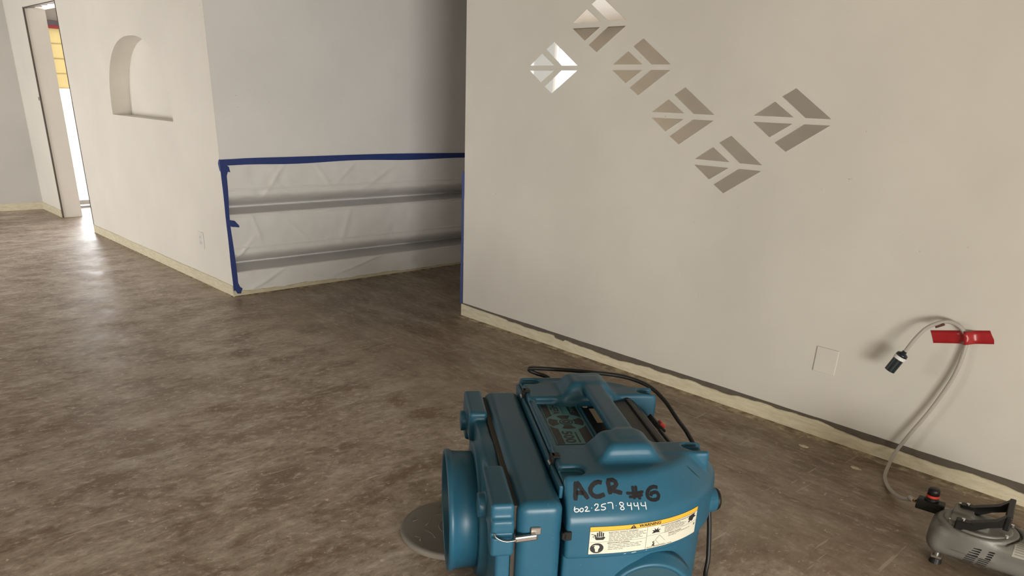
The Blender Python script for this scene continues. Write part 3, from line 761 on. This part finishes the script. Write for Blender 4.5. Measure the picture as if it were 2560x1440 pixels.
PHONE = [[(-0.0594, 0.0789), (-0.0615, 0.0882), (-0.0577, 0.093), (-0.0508, 0.0914), (-0.0504, 0.0858), (-0.057, 0.0846), (-0.0611, 0.0882)], [(-0.0425, 0.0833), (-0.0467, 0.0878), (-0.0452, 0.0926), (-0.0394, 0.0919), (-0.0379, 0.0854), (-0.0425, 0.0833)], [(-0.0329, 0.0828), (-0.0288, 0.0801), (-0.0262, 0.083), (-0.0285, 0.0876), (-0.0327, 0.0921), (-0.0202, 0.0917)], [(-0.0159, 0.0843), (-0.0143, 0.0844)], [(-0.0075, 0.079), (-0.0033, 0.0745), (0.0024, 0.0756), (0.0009, 0.0822), (-0.0066, 0.0903), (0.006, 0.0899)], [(0.0239, 0.0742), (0.0134, 0.0764), (0.0116, 0.0816), (0.0192, 0.0829), (0.0217, 0.0867), (0.0166, 0.0903), (0.0089, 0.0894)], [(0.0279, 0.0728), (0.0405, 0.0729), (0.0418, 0.0894)], [(0.0503, 0.0803), (0.0518, 0.0803)], [(0.0706, 0.0735), (0.0629, 0.0722), (0.0614, 0.0779), (0.0696, 0.0839), (0.072, 0.0896), (0.0659, 0.0917), (0.0624, 0.0874), (0.07, 0.0801), (0.0715, 0.0745)], [(0.0824, 0.073), (0.083, 0.0806), (0.0924, 0.0809)], [(0.0921, 0.0733), (0.0927, 0.0933)], [(0.1005, 0.0737), (0.102, 0.0823), (0.1128, 0.0817)], [(0.1108, 0.0731), (0.1126, 0.0931)], [(0.1206, 0.0735), (0.1217, 0.0821), (0.1344, 0.0826)], [(0.1326, 0.072), (0.1339, 0.093)]]
ribbon('marker_lettering', ACR, .0118, M['marker'], .0009); ribbon('marker_lettering', HASH, .0078, M['marker'], .0009); ribbon('marker_lettering', SIX, .0098, M['marker'], .0009)
ribbon('phone_number', PHONE, .0026, M['paintpen'], .0010)['label'] = 'phone number in white paint pen'

vs = []
for k in range(9):
    q = k/8; w_ = .0012*math.sin(math.pi*(.08+.84*q))
    for sg in (-1, 1):
        h, nn, i_, d_ = BV.ray_cast(Vector((.284+.041*q, -.256-.003*q+sg*w_, .6)), Vector((0, 0, -1)), .4)
        vs.append((h if h is not None else Vector((.284+.041*q, -.256, .46)))+Vector((0, -.0006, .0008)))
pyd('dark_slit', vs, [(2*k, 2*k+1, 2*k+3, 2*k+2) for k in range(8)], M['marker'], SC)
# ---- warning label wrapped round the front
xs_ = np.linspace(-.06, .42, 800); ys_ = YS-.45*np.maximum(1-(np.maximum(xs_, 0)/.45)**2.4, 0)**(1/2.4)
sl_ = np.concatenate([[0], np.cumsum(np.hypot(np.diff(xs_), np.diff(ys_)))]); sl_ -= np.interp(-.0195, xs_, sl_)
def front_pt(s, z, off):
    x = float(np.interp(s, sl_, xs_)); y = float(np.interp(s, sl_, ys_))
    x2 = float(np.interp(s+.002, sl_, xs_)); y2 = float(np.interp(s+.002, sl_, ys_))
    n_ = Vector((y2-y, -(x2-x), 0)).normalized(); n_ = n_ if n_.y < 0 else -n_
    h, nn, i, d = BV.ray_cast(Vector((x, y, z))+n_*.05, -n_, .1)
    q = h if h is not None else Vector((x, y, z))
    return q+n_*off
LW, LZ0, LZ1 = .345, .304, .388
def lab_grid(name, s0, s1, z0, z1, off, mat, parent, n=24, notch=False):
    vs = []; fs = []
    for i in range(n+1):
        s = s0+(s1-s0)*i/n
        for z in (z0, (z0+z1)/2, z1): vs.append(front_pt(s, z, off))
    for i in range(n):
        for k in range(2): fs.append((3*i+k, 3*i+3+k, 3*i+4+k, 3*i+1+k))
    return pyd(name, vs, fs, mat, parent, True)
def lab_poly(name, pts, off, mat, parent):
    return pyd(name, [front_pt(s, z, off) for s, z in pts], [tuple(range(len(pts)))], mat, parent)
lab = lab_grid('warning_label', 0, LW, LZ0, LZ1, .0008, M['lab_white'], SC, 40); lab['label'] = 'cream and yellow warning label'
zy = LZ1-.0135
lab_grid('yellow_band', 0, LW, zy, LZ1, .0012, M['lab_yellow'], lab, 40)
for s0, s1, z0, z1 in ((0, LW, zy-.0007, zy+.0003), (0, LW, LZ1-.0006, LZ1), (0, LW, LZ0, LZ0+.0005), (0, .0008, LZ0, LZ1), (LW-.0008, LW, LZ0, LZ1), (0, .160, .3405, .3411), (.160, LW, .345, .3456), (.1605, .1615, LZ0, zy)):
    lab_grid('ruled_line', s0, s1, z0, z1, .0013, M['lab_text'] if .33 < z0 < .35 or s0 > .15 and s1 < .2 else M['lab_ink'], lab, max(2, int((s1-s0)*100)))
def lab_text(txt, s, z, w, h, mat, bold=0.):
    vs, fs = text_fit(txt, w, h, bold); return pyd('lettering', [front_pt(s+x, z+y, .0014) for x, y in vs], fs, mat, lab)
lab_text('WARNING', .168, zy+.0066, .066, .0090, M['lab_ink'], .035)
lab_poly('hazard_triangle', [(.110, zy+.001), (.128, zy+.001), (.119, zy+.0125)], .0014, M['lab_ink'], lab)
lab_grid('hazard_mark', .1183, .1197, zy+.0045, zy+.0095, .0017, M['lab_yellow'], lab, 2); lab_grid('hazard_mark', .1183, .1197, zy+.0022, zy+.0034, .0017, M['lab_yellow'], lab, 2)
lab_text('ELECTRIC SHOCK HAZARD', .093, .3688, .082, .0038, M['lab_ink'], .005)
lab_text('BREATHING HAZARD', .082, .3365, .062, .0038, M['lab_ink'], .005)
lab_text('FIRE/EXPLOSION/BREATHING HAZARD', .262, .3690, .118, .0038, M['lab_ink'], .004)
lab_text('TIPPING HAZARD', .254, .3395, .048, .0036, M['lab_ink'], .004)
lab_text('Read manual before using', .206, .3080, .080, .0036, M['lab_ink'], .004)
def print_line(s0, s1, z, h=.0020):
    s = s0
    while s < s1-.004:
        w = min(random.uniform(.006, .018), s1-s); lab_grid_parts.append((s, s+w, z)); s += w+.0022
lab_grid_parts = []
for k, e in enumerate((.158, .155, .158, .145, .152, .118)): print_line(.053, e, .3640-k*.0041)
for k, e in enumerate((.148, .140, .150, .095)): print_line(.053, e, .3310-k*.0048)
for k, e in enumerate((.278, .290, .296, .290, .285, .245)): print_line(.216, e, .3640-k*.0036)
for k, e in enumerate((.315, .260)): print_line(.232, e, .3345-k*.0040)
vs = []; fs = []
for s0, s1, z in lab_grid_parts:
    b = len(vs); n = 3
    for i in range(n+1):
        for zz in (z-.0007, z+.0007): vs.append(front_pt(s0+(s1-s0)*i/n, zz, .0013))
    for i in range(n): fs.append((b+2*i, b+2*i+2, b+2*i+3, b+2*i+1))
sp = pyd('small_print', vs, fs, M['lab_text'], lab); sp['kind'] = 'stuff'
# pictograms: shocked hand, masked head, blast, toppling unit, hand and gear
hx, hz = .0265, .3570
HS = 1.3
_lp = lab_poly
def lab_poly(name, pts, off, mat, parent):
    if name in ('palm', 'finger'): pts = [(hx+(a-hx)*HS, hz-.001+(b-hz)*HS*.92) for a, b in pts]
    return _lp(name, pts, off, mat, parent)
lab_poly('palm', [(hx-.006, hz-.007), (hx+.009, hz-.007), (hx+.013, hz-.001), (hx+.010, hz+.001), (hx+.002, hz-.0005), (hx-.008, hz+.0015), (hx-.0095, hz-.001)], .0014, M['lab_ink'], lab)
for k, (dx, top) in enumerate(((-.008, .006), (-.004, .012), (.0, .0145), (.004, .0135), (.008, .011))):
    lab_poly('finger', [(hx+dx-.0015, hz+.0015), (hx+dx+.0015, hz+.0015), (hx+dx+.0013, hz+top), (hx+dx-.0013, hz+top)], .0014, M['lab_ink'], lab)
lab_poly('bolt', [(.004, .3655), (.0145, .3625), (.008, .3575), (.0125, .3545), (.0128, .3555), (.0102, .3577), (.0175, .3632), (.005, .3668)], .0014, M['lab_ink'], lab)
lab_poly('round_pictogram', [(.0225+.0185*math.cos(q*.2618), .3225+.0152*math.sin(q*.2618)) for q in range(24)], .0014, M['lab_ink'], lab)
lab_poly('mask_head', [(.0225+.0075*math.cos(q*.5236), .3255+.0065*math.sin(q*.5236)) for q in range(12)], .0017, M['lab_white'], lab)
lab_poly('mask_snout', [(.0175, .3215), (.0275, .3215), (.0262, .3115), (.0190, .3115)], .0017, M['lab_white'], lab)
lab_poly('mask_brow', [(.0085, .3300), (.0180, .3330), (.0300, .3310), (.0185, .3305)], .0018, M['lab_white'], lab)
bx_, bz_ = .189, .3545
lab_poly('blast', [(bx_+r_*math.cos(math.radians(a_)), bz_+r_*.8*math.sin(math.radians(a_))) for a_, r_ in ((200, .014), (170, .008), (150, .015), (128, .007), (112, .0165), (92, .007), (66, .0165), (50, .007), (28, .016), (8, .008), (-20, .014), (-45, .006), (-90, .003), (-135, .006))], .0014, M['lab_ink'], lab)
lab_poly('toppling_unit', [(.180, .3120), (.190, .3105), (.186, .3160), (.190, .3190), (.184, .3205), (.188, .3265), (.181, .3235), (.184, .3175)], .0014, M['lab_ink'], lab)
for p, q in (((.190, .3280), (.204, .3120)), ((.202, .3410), (.222, .3200)), ((.190, .3280), (.202, .3410)), ((.180, .3105), (.222, .3105))):
    d_ = Vector((q[0]-p[0], q[1]-p[1], 0)).normalized()*.0005; lab_poly('outline', [(p[0]-d_.y, p[1]+d_.x), (p[0]+d_.y, p[1]-d_.x), (q[0]+d_.y, q[1]-d_.x), (q[0]-d_.y, q[1]+d_.x)], .0014, M['lab_text'], lab)
lab_poly('hand_pictogram', [(.304, .351), (.309, .356), (.304, .360), (.307, .367), (.320, .371), (.334, .372), (.329, .366), (.339, .360), (.328, .358), (.325, .352), (.318, .350), (.314, .354), (.310, .349)], .0014, M['lab_ink'], lab)
lab_poly('page_mark', [(.332, .332), (.336, .334), (.337, .340), (.333, .339)], .0014, M['lab_ink'], lab)
# white scuffs just under the label
for s0, s1, z in ((.098, .106, .299), (.120, .136, .2995), (.162, .168, .3005)):
    lab_poly('scuff', [(s0, z-.0012), (s1, z-.0002), (s1-.002, z+.0014), (s0+.004, z+.0006)], .0009, M['paintpen'], SC)

# ---- power cord
bm = bmesh.new()
cord = [(.06, .44, .44), (.030, .462, .482), (-.012, .475, .496), (-.038, .478, .508), (-.026, .472, .517), (.068, .455, .517), (.181, .435, .512), (.291, .405, .505), (.370, .362, .485), (.412, .300, .455), (.428, .200, .425), (.425, .09, .420), (.432, .0, .38), (.462, -.06, .24), (.470, -.10, .08), (.455, -.14, .012), (.47, -.22, .008), (.56, -.33, .008)]
tube(bm, catmull(cord, 8), .0072, 12); bmo('power_cord', bm, M['rubber'], SC, True)['label'] = 'black power cord'

# ------------------------------------------------------------------ grey duct cap lying on the floor
DC = thing('duct_cap', 'round grey rubber duct cap lying on the floor beside the scrubber', 'cap', (-1.742, 1.438, 0))
bm = bmesh.new(); lathe(bm, [(.0001, 0), (.184, 0), (.189, .004), (.189, .018), (.183, .023), (.172, .0225), (.168, .021), (.0001, .021)], None, 72); bmo('disc', bm, M['grey_cap'], DC, True)
def emb(pts, w=.003):
    bm = bmesh.new(); tube(bm, [Vector((x, y, .0212)) for x, y in pts], w*.6, 6); bmo('embossed_line', bm, M['grey_cap'], DC, True)
emb([(.055*math.cos(a_), .055*math.sin(a_)) for a_ in np.linspace(1.2, 5.2, 20)])
for a_ in (1.9, 2.9, 3.7, 4.6):
    q = Vector((math.cos(a_), math.sin(a_))); n_ = Vector((-q.y, q.x))
    emb([tuple(q*.098+n_*-.03), tuple(q*.092), tuple(q*.098+n_*.03)]); emb([tuple(q*.150+n_*-.016), tuple(q*.138), tuple(q*.15+n_*.016)])

# ------------------------------------------------------------------ air sampling pump
PR = math.radians(11)
PU = thing('sampling_pump', 'small grey vacuum pump with black handle on the floor', 'pump', (-.425, 2.665, 0), PR)
def f_pump(p):
    x, y, z = p
    # rounded motor barrel
    d = rbox(p, (-.182, -.088, .034), (.23, .088, .150), .045)
    d = smin(d, rbox(p, (-.160, -.090, .10), (.15, .080, .147), .03), .02)
    # round shoulder under the head
    r = np.sqrt(((x+.05)/1.25)**2+(y+.005)**2)
    d = smin(d, np.maximum(r-.098, np.maximum(.08-z, z-.150)), .012)
    d = smax(d, -np.maximum(np.abs(r-.100)-.003, .140-z), .004)
    return d
v, f = surf_net(f_pump, (-.20, -.125, .02), (.25, .125, .17), .0042); fast_mesh('motor_housing', v, f, M['pump'], PU); PV = BVHTree.FromPolygons([Vector(q) for q in v.tolist()], f.tolist())
def f_head(p):
    x, y, z = p
    r = np.sqrt(((x+.05)/1.25)**2+(y+.005)**2)
    d = np.maximum(r-.082, np.maximum(.14-z, z-.158))
    d = smin(d, rbox(p, (-.128, .00, .13), (-.068, .085, .172), .006), .006)
    d = smin(d, rbox(p, (-.13, -.06, .145), (-.02, .035, .166), .006), .008)
    return d
v, f = surf_net(f_head, (-.17, -.11, .12), (.08, .11, .185), .0035); fast_mesh('pump_head', v, f, M['pump'], PU)
for x_, y_, z_ in ((-.115, .07, .172), (-.128, -.045, .158), (.035, -.050, .158), (.045, .045, .158)):
    bm = bmesh.new(); cyl(bm, (x_, y_, z_-.002), (x_, y_, z_+.006), .0065, .0058, 6); bmo('bolt', bm, M['steel'], PU)
# U-shaped strap handle: mounts, arms, grip
for s, y_ in ((-1, -.066), (1, .062)):
    bm = bmesh.new(); box(bm, (-.112, y_-.015, .148), (-.062, y_+.015, .182), .003, 1); mo = bmo('handle_mount', bm, M['black'], PU)
    bm = bmesh.new(); cyl(bm, (-.092, y_, .180), (-.092, y_, .187), .006, seg=10); bmo('bolt', bm, M['steel'], mo)
    bm = bmesh.new(); prism(bm, [(-.075, .160), (-.055, .160), (-.02, .184), (.014, .198), (.034, .226), (.034, .240), (.018, .238), (-.004, .214), (-.030, .202), (-.072, .184)], lambda x, z, c: (x, y_-.012+.024*c, z)); bmo('handle_arm', bm, M['black'], PU)
bm = bmesh.new(); box(bm, (.016, -.082, .192), (.034, .078, .242), .004, 2); bmo('handle_grip', bm, M['black'], PU)
# cooling slots on the near side: two slanted columns, cut into the housing
for c_ in range(2):
    for r_ in range(9):
        x0 = -.046+c_*.037-.0016*r_; z0 = .112-r_*.0088-c_*.001
        h, nn, i_, d_ = PV.ray_cast(Vector((x0+.012, -.3, z0)), Vector((0, 1, 0)), .5)
        if h is None: continue
        R_ = nn.to_track_quat('Z', 'X').to_matrix(); xa = Vector((1, 0, 0)); ya = nn.cross(xa).normalized()
        Tm = Matrix.Translation(h) @ Matrix((xa, ya, nn)).transposed().to_4x4()
        bm = bmesh.new(); box(bm, (-.0155, -.0026, -.003), (.0155, .0026, .0006), .0012, 1, Tm); bmo('cooling_slot', bm, M['pump_dark'], PU)
vs = []; n_ = 8
dr = Vector((0, .75, -.66))
def on_pump(x, t_, off):
    o_ = Vector((x, -.062, .128))+Vector((0, .66, .75))*t_-dr*.2; h, nn, i_, d_ = PV.ray_cast(o_, dr, .5)
    return (h if h is not None else o_+dr*.2)-dr*off
for a_ in range(n_+1):
    for b_ in range(n_+1): vs.append(on_pump(.062+.062*a_/n_, -.027+.054*b_/n_, .001))
pl = pyd('rating_label', vs, [(a_*(n_+1)+b_, (a_+1)*(n_+1)+b_, (a_+1)*(n_+1)+b_+1, a_*(n_+1)+b_+1) for a_ in range(n_) for b_ in range(n_)], M['pump_label'], PU)
for k in range(6):
    L_ = .036+.014*((k*7) % 3)/2; t0 = -.021+k*.0080; vs = []
    for a_ in range(7):
        for b_ in (0, .0028): vs.append(on_pump(.067+L_*a_/6, t0+b_, .0016))
    pyd('print_line', vs, [(2*q, 2*q+2, 2*q+3, 2*q+1) for q in range(6)], M['lab_text'], pl)
for x_, y_ in ((-.135, -.062), (-.135, .062), (.13, -.062), (.13, .062)):
    bm = bmesh.new(); cyl(bm, (x_, y_, 0), (x_, y_, .018), .020, .017, 20); ft = bmo('foot', bm, M['rubber'], PU)
    bm = bmesh.new(); cyl(bm, (x_, y_, .018), (x_, y_, .040), .008, seg=12); bmo('foot_stud', bm, M['steel'], ft)
    bm = bmesh.new(); box(bm, (x_-.016, y_-.028, .026), (x_+.016, y_-.004, .034), .002, 1); bmo('foot_tab', bm, M['steel'], ft)
# black filter bottle on the right end
bm = bmesh.new(); lathe(bm, [(.0001, 0), (.026, 0), (.030, .01), (.030, .045), (.022, .055), (.0001, .055)], Matrix.Translation((.125, .0, .146)), 24); bmo('filter_bottle', bm, M['black'], PU, True)
# pressure regulator on the left: block, red-ringed knob, fittings
rg = Vector((-.200, .062, .142)); RT = Matrix.Translation(rg) @ Matrix.Rotation(math.radians(-3), 4, 'Z')
bm = bmesh.new(); box(bm, (-.043, -.020, -.019), (.043, .020, .019), .004, 2, RT); box(bm, (-.043, -.0212, -.002), (.043, .0212, .003), .001, 1, RT); reg = bmo('regulator', bm, M['black'], PU)
bm = bmesh.new(); lathe(bm, [(.0001, .018), (.024, .018), (.022, .028), (.019, .030), (.019, .036)], RT, 28); bmo('regulator_neck', bm, M['black'], reg, True)
bm = bmesh.new(); lathe(bm, [(.0001, .034), (.0205, .034), (.0205, .043), (.0001, .043)], RT, 28); bmo('red_ring', bm, M['red'], reg)['label'] = 'red ring'
bm = bmesh.new(); lathe(bm, [(.0001, .043), (.0195, .043), (.0190, .062), (.015, .066), (.0001, .066)], RT, 28); bmo('regulator_knob', bm, M['black'], reg, True)
bm = bmesh.new(); cyl(bm, RT @ Vector((.045, 0, 0)), RT @ Vector((.062, 0, 0)), .009, .009, 6); cyl(bm, RT @ Vector((.060, 0, 0)), RT @ Vector((.095, -.004, .004)), .006, .006, 10); bmo('fitting', bm, M['steel'], reg)
bm = bmesh.new(); cyl(bm, RT @ Vector((-.047, 0, 0)), RT @ Vector((-.064, .004, -.002)), .0055, .004, 10); bmo('barb', bm, M['brass'], reg)
PW = Matrix.Translation((-.425, 2.665, 0)) @ Matrix.Rotation(PR, 4, 'Z')
barb = PW @ (RT @ Vector((-.055, .002, -.001)))

# ------------------------------------------------------------------ sampling tube taped to the wall, with a dark cassette
TB = thing('sampling_tube', 'clear vinyl tube with black filter cassette taped to the wall', 'tube')
tp = [(-1.000, 3.178, .500), (-.975, 3.190, .570), (-.943, 3.210, .627), (-.892, 3.235, .658), (-.846, 3.250, .648), (-.814, 3.258, .611), (-.805, 3.254, .568), (-.814, 3.245, .450), (-.858, 3.240, .299), (-.911, 3.235, .164), (-.943, 3.220, .071), (-.931, 3.126, .026), (-.908, 3.056, .013), (-.855, 2.969, .016), (-.784, 2.868, .045), (-.725, 2.785, .09), (barb.x-.02, barb.y+.02, barb.z-.004), tuple(barb)]
bm = bmesh.new(); tube(bm, catmull(tp, 10), .0078, 14); bmo('hose', bm, M['tube'], TB, True)
q0 = Vector((-.996, 3.180, .515)); q1 = Vector((-1.030, 3.165, .430)); dq = (q1-q0).normalized()
Tq = Matrix.Translation(q0) @ dq.to_track_quat('Z', 'Y').to_matrix().to_4x4()
L = (q1-q0).length
bm = bmesh.new(); lathe(bm, [(.0001, -.004), (.009, -.004), (.010, .004), (.022, .010), (.024, .020), (.0001, .020)], Tq, 28); ca = bmo('cassette_cap', bm, M['cassette'], TB, True)
bm = bmesh.new(); lathe(bm, [(.0001, .020), (.0242, .020), (.0242, .034), (.0001, .034)], Tq, 28); bmo('cassette_band', bm, M['band'], TB)
bm = bmesh.new(); lathe(bm, [(.0001, .034), (.0215, .034), (.0215, L), (.0195, L), (.0190, L-.03), (.0001, L-.03)], Tq, 28); bmo('cassette_cowl', bm, M['cassette'], TB)
bm = bmesh.new(); box(bm, (-.018, -.004, -.0045), (.018, .004, .0045), .002, 1, Matrix.Translation((-.905, 3.222, .640)) @ Matrix.Rotation(math.radians(-32), 4, 'Y')); bmo('hose_clip', bm, M['clamp'], TB)
# red tape
bm = bmesh.new(); n = 60; prev = None
top = [(-.950, .601), (-.757, .646)]; 
for k in range(n+1):
    s = k/n; x = -.948+(.205)*s; z1 = .6025+(x+.948)*.233; z0 = z1-.0475
    xl = x+ (.020*(1-s) if s < .5 else .0); xb = x+.022*(1-s)*1.0+.022*s
    if k in (0, n): pass
    jag = (.006 if k == 0 else 0)
    cols = [(x, z1), (x+.008*(1-s)+.010*s, z1-.016), (xb-(.006 if k == 0 else 0), z1-.032), (xb+.004*s, z0)]
    cur = [[bm.verts.new((a_, YA-.0012-.031*math.exp(-((a_+.811+.2*(.61-b_)*-1)/.018)**2)-e, b_)) for a_, b_ in cols] for e in (0, .0012)]
    if prev:
        for e in (0, 1):
            for i in range(3): bm.faces.new((prev[e][i], prev[e][i+1], cur[e][i+1], cur[e][i]))
        for i in (0, 3): bm.faces.new((prev[0][i], prev[1][i], cur[1][i], cur[0][i]))
    prev = cur
tag(bmo('red_tape_piece', bm, M['red_tape'], None, True), 'torn red tape piece holding the clear tube to the wall', 'tape')

# ------------------------------------------------------------------ pale paint flakes on the floor by the wall
def flake(x, y, r, k, lab):
    bm = bmesh.new(); rs = random.Random(k); pts = [(r*(1+.35*rs.uniform(-1, 1))*math.cos(a_), r*.55*(1+.35*rs.uniform(-1, 1))*math.sin(a_)) for a_ in np.linspace(0, 2*math.pi, 11)[:-1]]
    prism(bm, pts, lambda a_, b_, c: (x+a_, y+b_, .0005+.002*c)); tag(bmo('paint_flake', bm, M['cream']), lab, 'paint flake', 'paint flakes on the floor by the wall')
flake(-1.292, 3.115, .020, 1, 'pale paint flake on the floor below the blank wall plate')
flake(-1.040, 3.080, .020, 2, 'pale paint flake on the floor just left of the hose bend')
